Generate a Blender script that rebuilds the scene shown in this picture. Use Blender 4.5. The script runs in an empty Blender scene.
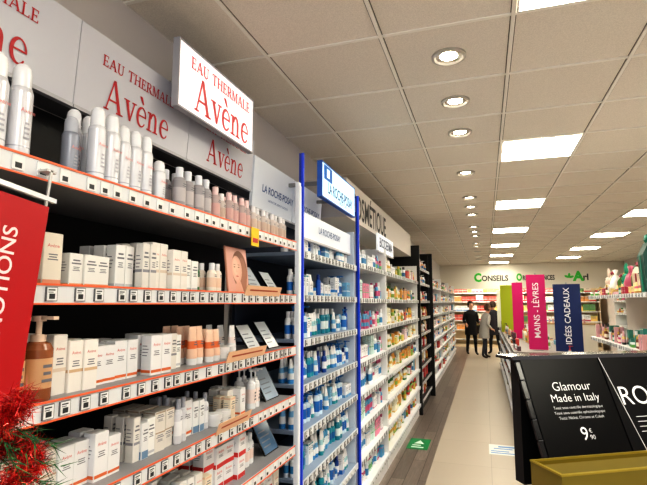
import bpy, math, random
from mathutils import Matrix, Vector, Euler
random.seed(7)
R = random.Random(11)
scene = bpy.context.scene
COL = scene.collection
try:
    scene.view_settings.view_transform = 'Standard'
except Exception: pass
for lk in ('High Contrast','Medium High Contrast'):
    try:
        scene.view_settings.look = lk; print("look",lk); break
    except Exception as ex: print(ex)
scene.view_settings.exposure = 0.24

def lin(c):
    o = []
    for v in c:
        v = v/255.0
        o.append(v/12.92 if v <= 0.04045 else ((v+0.055)/1.055)**2.4)
    return o
MC = {}
def M(rgb, rough=0.45, emit=0.0, metal=0.0, noise=0.0, nscale=40.0, spec=None, trans=0.0):
    k = (tuple(rgb), rough, emit, metal, noise, nscale, spec, trans)
    if k in MC: return MC[k]
    m = bpy.data.materials.new("surface")
    m.use_nodes = True
    nt = m.node_tree
    b = nt.nodes["Principled BSDF"]
    c = lin(rgb)+[1]
    b.inputs["Base Color"].default_value = c
    b.inputs["Roughness"].default_value = rough
    b.inputs["Metallic"].default_value = metal
    if spec is not None: b.inputs["Specular IOR Level"].default_value = spec
    if emit:
        b.inputs["Emission Color"].default_value = c
        b.inputs["Emission Strength"].default_value = emit
    if trans:
        b.inputs["Transmission Weight"].default_value = trans
    if noise:
        tc = nt.nodes.new("ShaderNodeTexCoord")
        n = nt.nodes.new("ShaderNodeTexNoise")
        n.inputs["Scale"].default_value = nscale
        n.inputs["Detail"].default_value = 5
        r = nt.nodes.new("ShaderNodeValToRGB")
        r.color_ramp.elements[0].position = 0.35
        r.color_ramp.elements[1].position = 0.65
        r.color_ramp.elements[0].color = [max(0, x*(1-noise)) for x in c[:3]]+[1]
        r.color_ramp.elements[1].color = [min(1, x*(1+noise)) for x in c[:3]]+[1]
        nt.links.new(tc.outputs["Object"], n.inputs["Vector"])
        nt.links.new(n.outputs["Fac"], r.inputs["Fac"])
        nt.links.new(r.outputs["Color"], b.inputs["Base Color"])
    MC[k] = m
    return m

# ---------- text geometry ----------
TC = {}
def textdata(body, size, offset=0.0, res=3):
    k = (body, offset, res)
    if k not in TC:
        cu = bpy.data.curves.new("lettering", 'FONT')
        cu.body = body; cu.size = 1.0; cu.align_x = 'CENTER'; cu.align_y = 'CENTER'
        cu.resolution_u = res; cu.offset = offset
        ob = bpy.data.objects.new("lettering_tmp", cu)
        COL.objects.link(ob)
        bpy.context.view_layer.update()
        dg = bpy.context.evaluated_depsgraph_get()
        ev = ob.evaluated_get(dg)
        me = ev.to_mesh()
        vs = [tuple(v.co) for v in me.vertices]
        fs = [tuple(p.vertices) for p in me.polygons]
        ev.to_mesh_clear()
        bpy.data.objects.remove(ob); bpy.data.curves.remove(cu)
        TC[k] = (vs, fs)
    vs, fs = TC[k]
    return [(x*size, y*size) for x, y, z in vs], fs

# hand drawn serif capitals / lower case (thick and thin strokes)
def _b(x0,x1,y0,y1): return [(x0,y0),(x1,y0),(x1,y1),(x0,y1)]
def _arc(cx,cy,orx,ory,irx,iry,a0,a1,icx=0.0,n=18):
    P=[]
    for i in range(n):
        t0=math.radians(a0+(a1-a0)*i/n); t1=math.radians(a0+(a1-a0)*(i+1)/n)
        o=lambda t:(cx+orx*math.cos(t),cy+ory*math.sin(t)); j=lambda t:(cx+icx+irx*math.cos(t),cy+iry*math.sin(t))
        P.append([o(t0),o(t1),j(t1),j(t0)])
    return P
GL={
 'E':([_b(.07,.15,0,.7),_b(0,.46,0,.03),_b(0,.44,.67,.7),_b(.15,.36,.34,.37),_b(.43,.46,0,.15),_b(.41,.44,.55,.7),_b(.34,.36,.27,.43)],.54),
 'A':([[(.06,0),(.09,0),(.33,.7),(.29,.7)],[(.28,.7),(.36,.7),(.63,0),(.53,0)],_b(.16,.48,.22,.25),_b(0,.17,0,.022),_b(.46,.70,0,.022)],.70),
 'U':([_b(.08,.16,.2,.7),_b(.50,.53,.2,.7),_b(0,.25,.676,.7),_b(.42,.61,.676,.7)]+_arc(.305,.22,.225,.23,.17,.19,180,360,.025),.66),
 'T':([_b(.25,.33,0,.7),_b(.02,.56,.67,.7),_b(.02,.045,.53,.7),_b(.535,.56,.53,.7),_b(.17,.41,0,.022)],.62),
 'H':([_b(.08,.16,0,.7),_b(.50,.58,0,.7),_b(.16,.50,.345,.375)]+[_b(a,a+.24,y,y+.022) for a in (0,.42) for y in (0,.678)],.70),
 'R':([_b(.08,.16,0,.7),_b(0,.30,.67,.7),_b(.16,.30,.34,.365),_b(0,.24,0,.022),[(.26,.35),(.36,.35),(.60,0),(.49,0)],_b(.46,.66,0,.022)]+_arc(.30,.52,.19,.18,.11,.155,-90,90),.64),
 'M':([_b(.08,.11,0,.7),_b(.62,.70,0,.7),[(.05,.7),(.15,.7),(.41,.06),(.37,0)],[(.37,0),(.41,.06),(.64,.7),(.61,.7)],_b(0,.19,0,.022),_b(.54,.78,0,.022),_b(0,.14,.678,.7),_b(.61,.78,.678,.7)],.82),
 'L':([_b(.08,.16,0,.7),_b(0,.48,0,.03),_b(0,.24,.678,.7),_b(.455,.48,0,.16)],.55),
 'v':([[(.04,.45),(.14,.45),(.29,0),(.23,0)],[(.24,0),(.28,0),(.42,.45),(.385,.45)],_b(-.02,.20,.432,.45),_b(.31,.48,.432,.45)],.46),
 'e':(_arc(.23,.225,.20,.24,.145,.215,2,322,.022,22)+[_b(.08,.42,.235,.258)],.46),
 'n':([_b(.07,.145,0,.44),_b(.345,.42,0,.27),_b(0,.22,0,.02),_b(.28,.49,0,.02),_b(.0,.145,.42,.445)]+_arc(.265,.27,.155,.19,.08,.15,0,165,-.005),.52),
 ' ':([],.34)}
GL['è']=(GL['e'][0]+[[(.11,.70),(.20,.70),(.29,.54),(.25,.54)]],.46)

class MB:
    def __init__(s): s.v=[]; s.f=[]; s.m=[]; s.s=[]; s.mats=[]
    def mi(s, m):
        if m not in s.mats: s.mats.append(m)
        return s.mats.index(m)
    def face(s, idx, m, sm=False): s.f.append(tuple(idx)); s.m.append(s.mi(m)); s.s.append(sm)
    def poly(s, pts, m):
        b=len(s.v); s.v += [tuple(p) for p in pts]; s.face(range(b,b+len(pts)), m)
    def box(s, x0,x1,y0,y1,z0,z1, m, T=None):
        b=len(s.v)
        P=[(x0,y0,z0),(x1,y0,z0),(x1,y1,z0),(x0,y1,z0),(x0,y0,z1),(x1,y0,z1),(x1,y1,z1),(x0,y1,z1)]
        if T is not None: P=[tuple(T@Vector(p)) for p in P]
        s.v+=P
        for q in ((0,3,2,1),(4,5,6,7),(0,1,5,4),(1,2,6,5),(2,3,7,6),(3,0,4,7)):
            s.face([b+i for i in q], m)
    def bbox(s, x0,x1,y0,y1,z0,z1, m, c=0.002, T=None):
        b=len(s.v)
        def ring(z,i):
            a,bx,cy,d=x0+i,x1-i,y0+i,y1-i
            return [(a+c,cy,z),(bx-c,cy,z),(bx,cy+c,z),(bx,d-c,z),(bx-c,d,z),(a+c,d,z),(a,d-c,z),(a,cy+c,z)]
        P=ring(z0,0)+ring(z1-c,0)+ring(z1,c)
        if T is not None: P=[tuple(T@Vector(p)) for p in P]
        s.v+=P
        for k in range(2):
            for i in range(8):
                j=(i+1)%8
                s.face([b+k*8+i,b+k*8+j,b+k*8+8+j,b+k*8+8+i], m)
        s.face([b+16+i for i in range(8)], m)
        s.face([b+7-i for i in range(8)], m)
    def lathe(s, prof, mats, n=16, cx=0, cy=0, cz=0, smooth_v=False):
        if not isinstance(mats,(list,tuple)): mats=[mats]*(len(prof)-1)
        cs=[(math.cos(2*math.pi*i/n),math.sin(2*math.pi*i/n)) for i in range(n)]
        if smooth_v:
            b=len(s.v)
            for rx,ry,z in prof: s.v+=[(cx+c*rx,cy+q*ry,cz+z) for c,q in cs]
            for k in range(len(prof)-1):
                for i in range(n):
                    j=(i+1)%n
                    s.face([b+k*n+i,b+k*n+j,b+(k+1)*n+j,b+(k+1)*n+i], mats[k], True)
            return
        for k in range(len(prof)-1):
            b=len(s.v)
            for rx,ry,z in (prof[k],prof[k+1]): s.v+=[(cx+c*rx,cy+q*ry,cz+z) for c,q in cs]
            for i in range(n):
                j=(i+1)%n
                s.face([b+i,b+j,b+n+j,b+n+i], mats[k], True)
    def text(s, body, size, o, xd, yd, m, offset=0.0, sx=1.0, res=3):
        pts, fs = textdata(body,size,offset,res)
        o=Vector(o); xd=Vector(xd); yd=Vector(yd)
        b=len(s.v)
        s.v+=[tuple(o+xd*(x*sx)+yd*y) for x,y in pts]
        for f in fs: s.face([b+i for i in f], m)
    def serif(s, body, size, o, xd, yd, m, sx=1.0, track=0.03, bold=0.0):
        o=Vector(o); xd=Vector(xd); yd=Vector(yd); nd=xd.cross(yd)
        W_=sum(GL[c][1]+track for c in body)-track
        for k,(bx,by) in enumerate(((0,0),) if not bold else ((-bold,-bold),(bold,-bold),(-bold,bold),(bold,bold))):
            x=-W_/2
            for c in body:
                for P in GL[c][0]: s.poly([o+nd*(.00012*k)+xd*((x+px+bx)*size*sx)+yd*((py-.35+by)*size) for px,py in P], m)
                x+=GL[c][1]+track
    def mesh(s, name):
        me=bpy.data.meshes.new(name)
        me.from_pydata(s.v,[],s.f)
        for m in s.mats: me.materials.append(m)
        me.polygons.foreach_set("material_index", s.m)
        me.polygons.foreach_set("use_smooth", s.s)
        me.update()
        return me

def obj(name, me, parent=None, loc=(0,0,0), rot=(0,0,0), label=None, cat=None, group=None, kind=None):
    if isinstance(me, MB): me=me.mesh(name)
    o=bpy.data.objects.new(name, me)
    o.location=loc; o.rotation_euler=rot
    if parent is not None: o.parent=parent
    if label: o["label"]=label
    if cat: o["category"]=cat
    if group: o["group"]=group
    if kind: o["kind"]=kind
    COL.objects.link(o)
    return o
def structure(name, mb):
    o=obj(name, mb, kind="structure"); return o

# ---------- camera ----------
H=1.64
cam=bpy.data.cameras.new("camera"); co=bpy.data.objects.new("camera",cam); COL.objects.link(co)
cam.sensor_width=36; cam.lens=27.04; cam.clip_start=0.02
yaw=math.radians(18.25); pit=math.radians(7.1)
co.location=(0,0,H); co.rotation_euler=(math.pi/2+pit,0,yaw)
scene.camera=co
CZ=H+1.28

# ---------- room ----------
def plank_mat():
    m=bpy.data.materials.new("wood_planks"); m.use_nodes=True; nt=m.node_tree; b=nt.nodes["Principled BSDF"]
    tc=nt.nodes.new("ShaderNodeTexCoord"); mp=nt.nodes.new("ShaderNodeMapping"); mp.inputs["Rotation"].default_value=(0,0,math.pi/2)
    br=nt.nodes.new("ShaderNodeTexBrick"); br.inputs["Scale"].default_value=1.0
    br.inputs["Brick Width"].default_value=1.2; br.inputs["Row Height"].default_value=0.13; br.inputs["Mortar Size"].default_value=0.003
    br.inputs["Color1"].default_value=lin((122,110,102))+[1]; br.inputs["Color2"].default_value=lin((152,138,128))+[1]; br.inputs["Mortar"].default_value=lin((80,70,64))+[1]
    n=nt.nodes.new("ShaderNodeTexNoise"); n.inputs["Scale"].default_value=6
    mp2=nt.nodes.new("ShaderNodeMapping"); mp2.inputs["Scale"].default_value=(12,1,1)
    mx=nt.nodes.new("ShaderNodeMix"); mx.data_type='RGBA'; mx.blend_type='MULTIPLY'; mx.inputs[0].default_value=0.5
    nt.links.new(tc.outputs["Object"],mp.inputs["Vector"]); nt.links.new(mp.outputs["Vector"],br.inputs["Vector"])
    nt.links.new(tc.outputs["Object"],mp2.inputs["Vector"]); nt.links.new(mp2.outputs["Vector"],n.inputs["Vector"])
    nt.links.new(br.outputs["Color"],mx.inputs[6]); nt.links.new(n.outputs["Fac"],mx.inputs[7])
    nt.links.new(mx.outputs[2],b.inputs["Base Color"]); b.inputs["Roughness"].default_value=0.3
    return m
def tile_mat():
    m=bpy.data.materials.new("floor_tiles"); m.use_nodes=True; nt=m.node_tree; b=nt.nodes["Principled BSDF"]
    tc=nt.nodes.new("ShaderNodeTexCoord")
    br=nt.nodes.new("ShaderNodeTexBrick"); br.offset=0; br.inputs["Scale"].default_value=1.0
    br.inputs["Brick Width"].default_value=0.9; br.inputs["Row Height"].default_value=0.9; br.inputs["Mortar Size"].default_value=0.003
    br.inputs["Color1"].default_value=lin((182,171,156))+[1]; br.inputs["Color2"].default_value=lin((178,167,152))+[1]; br.inputs["Mortar"].default_value=lin((156,146,132))+[1]
    nt.links.new(tc.outputs["Object"],br.inputs["Vector"]); nt.links.new(br.outputs["Color"],b.inputs["Base Color"])
    b.inputs["Roughness"].default_value=0.38
    return m
mb=MB(); mb.box(-0.58,4.2,-2,22,-0.1,0,tile_mat()); structure("floor",mb)
mb=MB(); mb.box(-1.55,-0.58,-2,22,-0.1,0,plank_mat()); structure("floor_wood_strip",mb)
ceilm=M((230,222,211),0.9,noise=0.08,nscale=220)
mb=MB(); mb.box(-1.6,4.2,-2,22,CZ,CZ+0.08,ceilm); structure("ceiling",mb)
gm=M((240,235,226),0.5)
mb=MB()
xs=[-1.03+0.6*k for k in range(0,9)]
for x in xs: mb.box(x-0.009,x+0.009,-2,22,CZ-0.008,CZ-0.0005,gm)
ys=[0.38+0.6*k for k in range(-3,36)]
for y in ys: mb.box(-1.42,4.1,y-0.009,y+0.009,CZ-0.007,CZ-0.0005,gm)
structure("trim_1",mb)
shadowm=M((112,104,96),0.8)  # dark strips along the grid bars: painted shadow lines, not a real trim
mb=MB()
for x in xs:
    mb.box(x-0.0135,x-0.0095,-2,22,CZ-0.002,CZ-0.0005,shadowm); mb.box(x+0.0095,x+0.0135,-2,22,CZ-0.002,CZ-0.0005,shadowm)
for y in ys: mb.box(-1.42,4.1,y+0.0095,y+0.0145,CZ-0.002,CZ-0.0005,shadowm)
structure("trim_shadow",mb)
wallm=M((210,204,202),0.8)
mb=MB(); mb.box(-1.6,-1.42,-2,22,0,CZ,wallm); structure("wall_left",mb)
mb=MB(); mb.box(4.1,4.2,-2,22,0,CZ,wallm); structure("wall_right",mb)
mb=MB(); mb.box(-1.6,4.2,21.5,21.6,0,CZ,M((215,190,150),0.8)); structure("wall_back",mb)
wb=M((230,224,212),0.7)
mb=MB(); mb.box(-1.42,4.1,17.0,17.2,2.10,CZ-0.01,wb); structure("wall_bulkhead",mb)

# ---------- ceiling lights ----------
pan_em=M((255,250,232),0.5,emit=16.0)
frm=M((230,228,222),0.5)
def panel(x,y):
    mb=MB(); mb.box(x+0.012,x+0.588,y+0.012,y+0.588,CZ-0.006,CZ-0.001,pan_em)
    o=obj("ceiling_light_panel",None,loc=(0,0,0),label="square flat LED panel set flush in the ceiling grid",cat="ceiling light",group="LED ceiling panels")
    obj("diffuser",mb,parent=o)
    f=MB()
    for a in ((x+.01,x+.59,y+.01,y+.022),(x+.01,x+.59,y+.578,y+.59),(x+.01,x+.022,y+.022,y+.578),(x+.578,x+.59,y+.022,y+.578)):
        f.box(*a,CZ-0.011,CZ-0.006,frm)
    obj("frame",f,parent=o)
for y in (-0.82,1.58,3.98,6.38,8.78,11.18,13.58,15.98): panel(0.17,y)
for y in (0.38,2.78,5.18,7.58,9.98,12.38,14.78): panel(1.97,y)
panel(0.17,18.38); panel(1.97,18.38); panel(-0.43,17.78); panel(1.37,17.78)  # unseen panels behind the bulkhead, added to brighten the back room
ring=M((200,196,190),0.35,metal=0.6); refl=M((235,232,225),0.15,metal=0.9); bulb=M((255,246,225),0.4,emit=26.0)
dmb=MB(); dmb.lathe([(.088,.088,0),(.088,.088,-.012),(.074,.074,-.016),(.066,.066,-.006)],ring,24)
dme=dmb.mesh("trim_ring")
dmb=MB(); dmb.lathe([(.066,.066,-.006),(.045,.045,-.002)],refl,24); dre=dmb.mesh("reflector")
dmb=MB(); dmb.lathe([(.0001,.0001,-.0035),(.045,.045,-.0035)],bulb,20); dle=dmb.mesh("lamp")
for y in (-0.52,0.68,2.48,3.08,3.68,4.88,6.08,6.68,7.28,8.48,9.08,9.68,10.88,11.48,12.68,13.88,15.08):
    o=obj("recessed_downlight",dme,loc=(-0.13,y,CZ),label="round recessed ceiling spotlight with silver rim",cat="ceiling light",group="recessed downlights")
    obj("reflector",dre,parent=o); obj("lamp",dle,parent=o)
for y in (0.68,2.48,3.68,4.88,6.68,8.48,10.88,13.88):
    l=bpy.data.lights.new("downlight_beam",'SPOT'); l.energy=42; l.spot_size=math.radians(110); l.spot_blend=0.8; l.shadow_soft_size=0.06; l.color=(1,.96,.9)
    lo=bpy.data.objects.new("downlight_beam",l); lo.location=(-0.13,y,CZ-0.05); lo.rotation_euler=(0,math.radians(-18),0); COL.objects.link(lo)
w=bpy.data.worlds.new("World"); scene.world=w; w.use_nodes=True
w.node_tree.nodes["Background"].inputs[0].default_value=(0.95,0.97,1,1); w.node_tree.nodes["Background"].inputs[1].default_value=1.1

# ---------- product prototypes ----------
PR={}
class Proto: pass
def proto(kind, parts, w, d, h, label, cat):
    p=Proto(); p.kind=kind; p.w=w; p.d=d; p.h=h; p.label=label; p.cat=cat
    p.parts=[(n, b.mesh(n)) for n,b in parts]
    j=MB()
    for n,b in parts:
        base=len(j.v); j.v+=b.v
        for f,m,s in zip(b.f,b.m,b.s): j.face([i+base for i in f], b.mats[m], s)
    p.joined=j; p.jm=None
    return p
def cname(c):
    r,g,b=c
    if max(c)-min(c)<22: return "white" if r>200 else ("grey" if r>90 else "black")
    if r>200 and g>180 and b>140: return "cream"
    if r>190 and g>150 and b<120: return "yellow"
    if r>190 and g>90 and b<110: return "orange"
    if r>170 and b>110: return "pink"
    if r>150 and g<100: return "red"
    if r>90 and g<100 and b<80: return "brown"
    if g>=r and g>b: return "green"
    if b>=g and b>r: return "blue"
    return "beige"
def bars(b,x,wd,z0,z1,m,n=3):
    for i in range(n):
        z=z0+(z1-z0)*(i+.5)/n; hh=(z1-z0)/n*.22; ww=wd*(.9 if i==0 else .55+.12*((i*7)%3))
        b.poly([(x,-ww/2,z-hh),(x,ww/2,z-hh),(x,ww/2,z+hh),(x,-ww/2,z+hh)],m)
RED=M((200,50,50),.5); INK=M((120,120,128),.5)
def p_can(body=(222,223,228),cap=(236,237,240),band=(200,203,212),h=.20,r=.026,n=20):
    k=('can',body,cap,band,h,r)
    if k in PR: return PR[k]
    B=MB(); m=M(body,.25,metal=.2); bd=M(band,.25,metal=.4)
    B.lathe([(.0001,.0001,0),(r*.94,r*.94,0),(r,r,.004),(r,r,h*.13),(r,r,h*.145),(r,r,h*.70),(r*.86,r*.86,h*.75),(r*.5,r*.5,h*.76)],[m,m,m,bd,m,m,m],n)
    B.text("Avène",r*.56,(r+.0008,0,h*.50),(0,1,0),(0,0,1),M((214,120,115),.5),0,1,2)
    bars(B,r+.0006,r*.7,h*.2,h*.40,M((160,160,170),.5),4)
    C=MB(); cm=M(cap,.25)
    C.lathe([(r*.80,r*.80,h*.755),(r*.80,r*.80,h*.90),(r*.72,r*.72,h*.96),(r*.45,r*.45,h),(.0001,.0001,h)],cm,n)
    PR[k]=proto("spray_can",[("body",B),("cap",C)],2*r,2*r,h,"white spray can of thermal water with domed cap" if cname(body)=="white" else cname(body)+" spray can with domed cap","cosmetic bottle"); return PR[k]
def p_bottle(body,cap,band,h=.14,rx=.018,ry=.026,n=12,near=True):
    k=('bot',body,cap,band,h,rx,ry)
    if k in PR: return PR[k]
    B=MB(); m=M(body,.28); bd=M(band,.4)
    B.lathe([(.0001,.0001,0),(rx*.93,ry*.93,0),(rx,ry,.004),(rx,ry,h*.18),(rx,ry,h*.50),(rx,ry,h*.66),(rx*.8,ry*.75,h*.74),(rx*.5,rx*.5,h*.77)],[m,m,m,bd,m,m,m],n)
    bars(B,rx+.0006,ry*.9,h*.52,h*.62,INK,2)
    C=MB(); cm=M(cap,.3); q=rx*.62
    C.lathe([(q,q,h*.76),(q,q,h*.98),(q*.9,q*.9,h),(.0001,.0001,h)],cm,n)
    PR[k]=proto("cosmetic_bottle",[("body",B),("cap",C)],2*ry,2*rx,h,"%s cosmetic bottle with %s cap and %s label"%(cname(body),cname(cap),cname(band)),"cosmetic bottle"); return PR[k]
def p_pump(body,cap,band,h=.19,r=.028,n=14):
    k=('pump',body,cap,band,h,r)
    if k in PR: return PR[k]
    B=MB(); m=M(body,.25); bd=M(band,.4)
    B.lathe([(.0001,.0001,0),(r*.95,r*.95,0),(r,r,.004),(r,r,h*.15),(r,r,h*.5),(r,r,h*.60),(r*.8,r*.8,h*.67),(r*.4,r*.4,h*.70)],[m,m,m,bd,m,m,m],n)
    bars(B,r+.0006,r*.9,h*.2,h*.45,INK,3)
    C=MB(); cm=M(cap,.3)
    C.lathe([(r*.5,r*.5,h*.69),(r*.5,r*.5,h*.77),(r*.2,r*.2,h*.78),(r*.2,r*.2,h*.93),(r*.45,r*.45,h*.935),(r*.45,r*.45,h),(.0001,.0001,h)],cm,n)
    C.box(0,r*1.5,-r*.22,r*.22,h*.955,h*.995,cm)
    PR[k]=proto("pump_bottle",[("body",B),("pump",C)],2*r,2*r,h,"%s pump bottle with %s dispenser head"%(cname(body),cname(cap)),"pump bottle"); return PR[k]
def p_tube(body,cap,band,h=.15,r=.022,n=14):
    k=('tube',body,cap,band,h,r)
    if k in PR: return PR[k]
    C=MB(); cm=M(cap,.3)
    C.lathe([(.0001,.0001,0),(r*.85,r*.95,0),(r*.85,r*.95,h*.17)],cm,n)
    B=MB(); m=M(body,.32); bd=M(band,.4)
    B.lathe([(r*.95,r,h*.17),(r*.8,r*1.02,h*.42),(r*.6,r*1.05,h*.62),(r*.2,r*1.1,h*.93),(.0012,r*1.1,h),(.0001,r*1.1,h)],[m,bd,m,m,m],n)
    bars(B,r*.82,r*1.2,h*.5,h*.62,INK,2)
    PR[k]=proto("cosmetic_tube",[("body",B),("cap",C)],2.2*r,2*r,h,"%s squeeze tube standing on its %s cap"%(cname(body),cname(cap)),"cosmetic tube"); return PR[k]
def p_jar(body,cap,band,h=.055,r=.03,n=14):
    k=('jar',body,cap,band,h,r)
    if k in PR: return PR[k]
    B=MB(); m=M(body,.25)
    B.lathe([(.0001,.0001,0),(r*.9,r*.9,0),(r,r,.006),(r,r,h*.6),(r*.9,r*.9,h*.62)],m,n); bars(B,r+.0006,r,h*.2,h*.5,INK,2)
    C=MB(); C.lathe([(r*1.02,r*1.02,h*.62),(r*1.02,r*1.02,h*.97),(r*.95,r*.95,h),(.0001,.0001,h)],M(cap,.3),n)
    PR[k]=proto("cream_jar",[("body",B),("lid",C)],2*r,2*r,h,"%s cream jar with %s lid"%(cname(body),cname(cap)),"cream jar"); return PR[k]
def p_box(body,band,w=.05,d=.04,h=.14,txt=None,tc=(214,96,88),style=0):
    k=('box',body,band,w,d,h,txt,style)
    if k in PR: return PR[k]
    B=MB(); m=M(body,.5); bd=M(band,.5)
    B.bbox(-d/2,d/2,-w/2,w/2,0,h,m,.0015)
    x=d/2+.0005
    za,zb=((.06,.13),(.0,.22),(.90,.97),(.38,.44))[style]
    za=max(za,.01)
    B.poly([(x,-w/2+.0015,h*za),(x,w/2-.0015,h*za),(x,w/2-.0015,h*zb),(x,-w/2+.0015,h*zb)],bd)
    B.poly([(-d/2+.002,-w/2-.0005,h*za),(d/2-.002,-w/2-.0005,h*za),(d/2-.002,-w/2-.0005,h*zb),(-d/2+.002,-w/2-.0005,h*zb)],bd)
    if txt: B.text(txt,w*.25,(x,0,h*.76),(0,1,0),(0,0,1),M(tc,.5),0.0,1,2)
    else: bars(B,x,w*.8,h*.66,h*.84,INK,2)
    bars(B,x,w*.6,h*.48,h*.62,INK,3)
    y=-w/2-.0006
    for i in range(4):
        zz=h*(.48+.08*i); B.poly([(-d*.36,y,zz),(d*(.1+.07*(i%3)),y,zz),(d*(.1+.07*(i%3)),y,zz+h*.02),(-d*.36,y,zz+h*.02)],INK)
    PR[k]=proto("cosmetic_carton",[("carton",B)],w,d,h,"%s cosmetic carton with %s stripe"%(cname(body),cname(band)),"cosmetic carton"); return PR[k]

QUEUE=[]
def place(p, T, y, z, x, rot=0.0, group="", s=1.0):
    m=T@Matrix.Translation((x,y,z))@Matrix.Rotation(rot,4,'Z')@Matrix.Diagonal((1,1,s,1))
    wp=m.translation
    QUEUE.append((p,m,(wp-co.location).length,group))
def fill(T,y0,y1,z,protos,group,hmax=.2,rows=1,x0=-.07,rg=R,gap=.006,runs=(2,4),skip=.05,stack=True):
    y=y0+.01; 
    while y<y1:
        p=rg.choice(protos); 
        if p.h>hmax: 
            p2=[q for q in protos if q.h<=hmax]
            if not p2: return
            p=rg.choice(p2)
        jx=rg.uniform(-.03,.015); sc=rg.uniform(.84,1.08)
        for k in range(rg.randint(*runs)):
            if y+p.w>y1-.005: y=y1+1; break
            for r in range(rows):
                if r and rg.random()<.2: continue
                rr=rg.uniform(-.07,.07)
                place(p,T,y+p.w/2,z,x0+jx-r*(p.d+.012)-rg.random()*.01,rr,group,sc)
                if stack and p.kind=="cosmetic_carton" and p.h<.095 and 2.2*p.h<hmax and rg.random()<.75: place(p,T,y+p.w/2,z+p.h*sc,x0+jx-r*(p.d+.012)-rg.random()*.006,rr,group,sc)
            y+=p.w+gap
        if rg.random()<skip*4: y+=rg.uniform(.005,.025)
def flush():
    kinds={}
    for q in QUEUE: kinds.setdefault(q[0].kind,[]).append(q)
    for kind,L in kinds.items():
        L.sort(key=lambda q:q[2])
        for p,m,dist,g in L[:290]:
            if dist<3.4 and len(p.parts)>1:
                o=obj(kind,p.parts[0][1],label=p.label,cat=p.cat,group=g); o.matrix_world=m
                for n,me in p.parts[1:]: obj(n,me,parent=o)
            else:
                if p.jm is None: p.jm=p.joined.mesh(kind)
                o=obj(kind,p.jm,label=p.label,cat=p.cat,group=g); o.matrix_world=m
        rest=L[290:]
        if rest:
            b=MB()
            for p,m,dist,g in rest:
                j=p.joined; base=len(b.v)
                b.v+=[tuple(m@Vector(v)) for v in j.v]
                im=[b.mi(x) for x in j.mats]
                b.f+=[tuple(i+base for i in f) for f in j.f]; b.m+=[im[i] for i in j.m]; b.s+=j.s
            obj(kind,b,label="many small %ss lined up along the distant shelves"%kind.replace("_"," "),cat=L[0][0].cat,kind="stuff")

# ---------- shelving ----------
tagw=M((232,233,233),.4); tagd=M((50,52,56),.5); tagf=M((110,112,116),.4)
tb=MB(); tb.box(0,.004,-.0155,.0155,-.0165,.0165,tagf); 
def q(b,y0,y1,z0,z1,m,x): b.poly([(x,y0,z0),(x,y1,z0),(x,y1,z1),(x,y0,z1)],m)
q(tb,-.0138,.0138,-.0148,.0148,tagw,.0044)
q(tb,-.008,.008,-.011,.001,tagd,.0048); q(tb,-.011,.008,.008,.011,tagd,.0048); q(tb,-.011,.003,.0035,.0052,tagd,.0048)
TAG=tb.mesh("price_tag")
def unit(name,origin,rotz,L,depth,height,zs,frame=(235,235,235),back=(30,30,32),rail=(222,225,228),lip=None,boardc=(235,235,235),label="",cat="shelving unit",tagstep=.07,sides=(True,True),plinth=.1,tags=True,group=None):
    e=obj(name,None,loc=origin,rot=(0,0,rotz),label=label,cat=cat,group=group)
    T=Matrix.Translation(origin)@Matrix.Rotation(rotz,4,'Z')
    fm=M(frame,.45); 
    b=MB(); b.box(-depth,-depth+.02,.0,L,plinth,height,M(back,.6)); obj("back_panel",b,parent=e)
    b=MB(); b.box(-depth,-.03,0,L,0,plinth,fm); obj("plinth",b,parent=e)
    for i,s in enumerate(sides):
        if s:
            b=MB(); y=0 if i==0 else L-.018
            b.box(-depth+.02,-.02,y,y+.018,plinth,height,fm); obj("side_panel",b,parent=e)
    rm=M(rail,.35); bm=M(boardc,.5)
    n=0; rest=MB()
    for z in sorted(zs,key=lambda a:abs(a-1.5)):
        b=MB()
        b.box(-depth+.022,-.008,.02,L-.02,z-.020,z,bm)
        b.box(-.008,.0,.004,L-.004,z-.040,z+.001,rm)
        if lip:
            lm=M(lip,.4)
            b.box(.0002,.003,.004,L-.004,z+.000,z+.005,lm); b.box(.0002,.003,.004,L-.004,z-.044,z-.040,lm)
        s=obj("shelf",b,parent=e)
        if tags:
            y=.04
            while y<L-.03:
                if n<95:
                    obj("price_tag",TAG,parent=s,loc=(.0005,y,z-.0195)); n+=1
                else:
                    rest.box(.0005,.004,y-.015,y+.015,z-.036,z-.004,tagw); rest.box(.004,.0045,y-.008,y+.008,z-.032,z-.02,tagd)
                y+=tagstep*R.choice((1,1,1,1.35,.75))
    if rest.v: obj("price_tag",rest,parent=e,kind="stuff")
    return e,T

W=(234,234,235); CR=(236,228,214); OR=(226,120,70); SAL=(232,160,132); BR=(150,88,52); PK=(236,170,170)
XF=-0.95
ZS=[1.962,1.68,1.415,1.167,.915,.67,.42,.17]
# Unit 1
u1,T1=unit("shelving_unit",(XF,.20,0),0,2.22,.45,2.28,ZS,back=(20,20,23),boardc=(150,150,154),lip=(236,116,74),label="black-backed wall shelving for thermal skincare with orange-edged price rails",tagstep=.062,sides=(True,False))
def Y(y): return y-.20
g="thermal water cans on the top shelf"
cL=p_can(h=.232,r=.026); cA=p_can(h=.218,r=.024); cS=p_can(h=.175,r=.022,body=(160,164,176),cap=(190,193,202)); cB=p_can(h=.205,r=.0225); cC=p_can(h=.145,r=.023)
z=1.962
for y in (.56,.622,.684,.746,.808): place(cL,T1,Y(y),z,-.06,0,g)
for y in (.60,.665,.73,.79): place(cL,T1,Y(y),z,-.13,0,g)
place(cS,T1,Y(.985),z,-.09,0,g)
for y in (1.04,1.095): place(cA,T1,Y(y),z,-.055,0,g)
for y in (1.03,1.085,1.14): place(cA,T1,Y(y),z,-.13,0,g)
for y in (1.150,1.20,1.252): place(cB,T1,Y(y),z,-.06,0,g)
for y in (1.20,1.26): place(cB,T1,Y(y),z,-.13,0,g)
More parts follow.
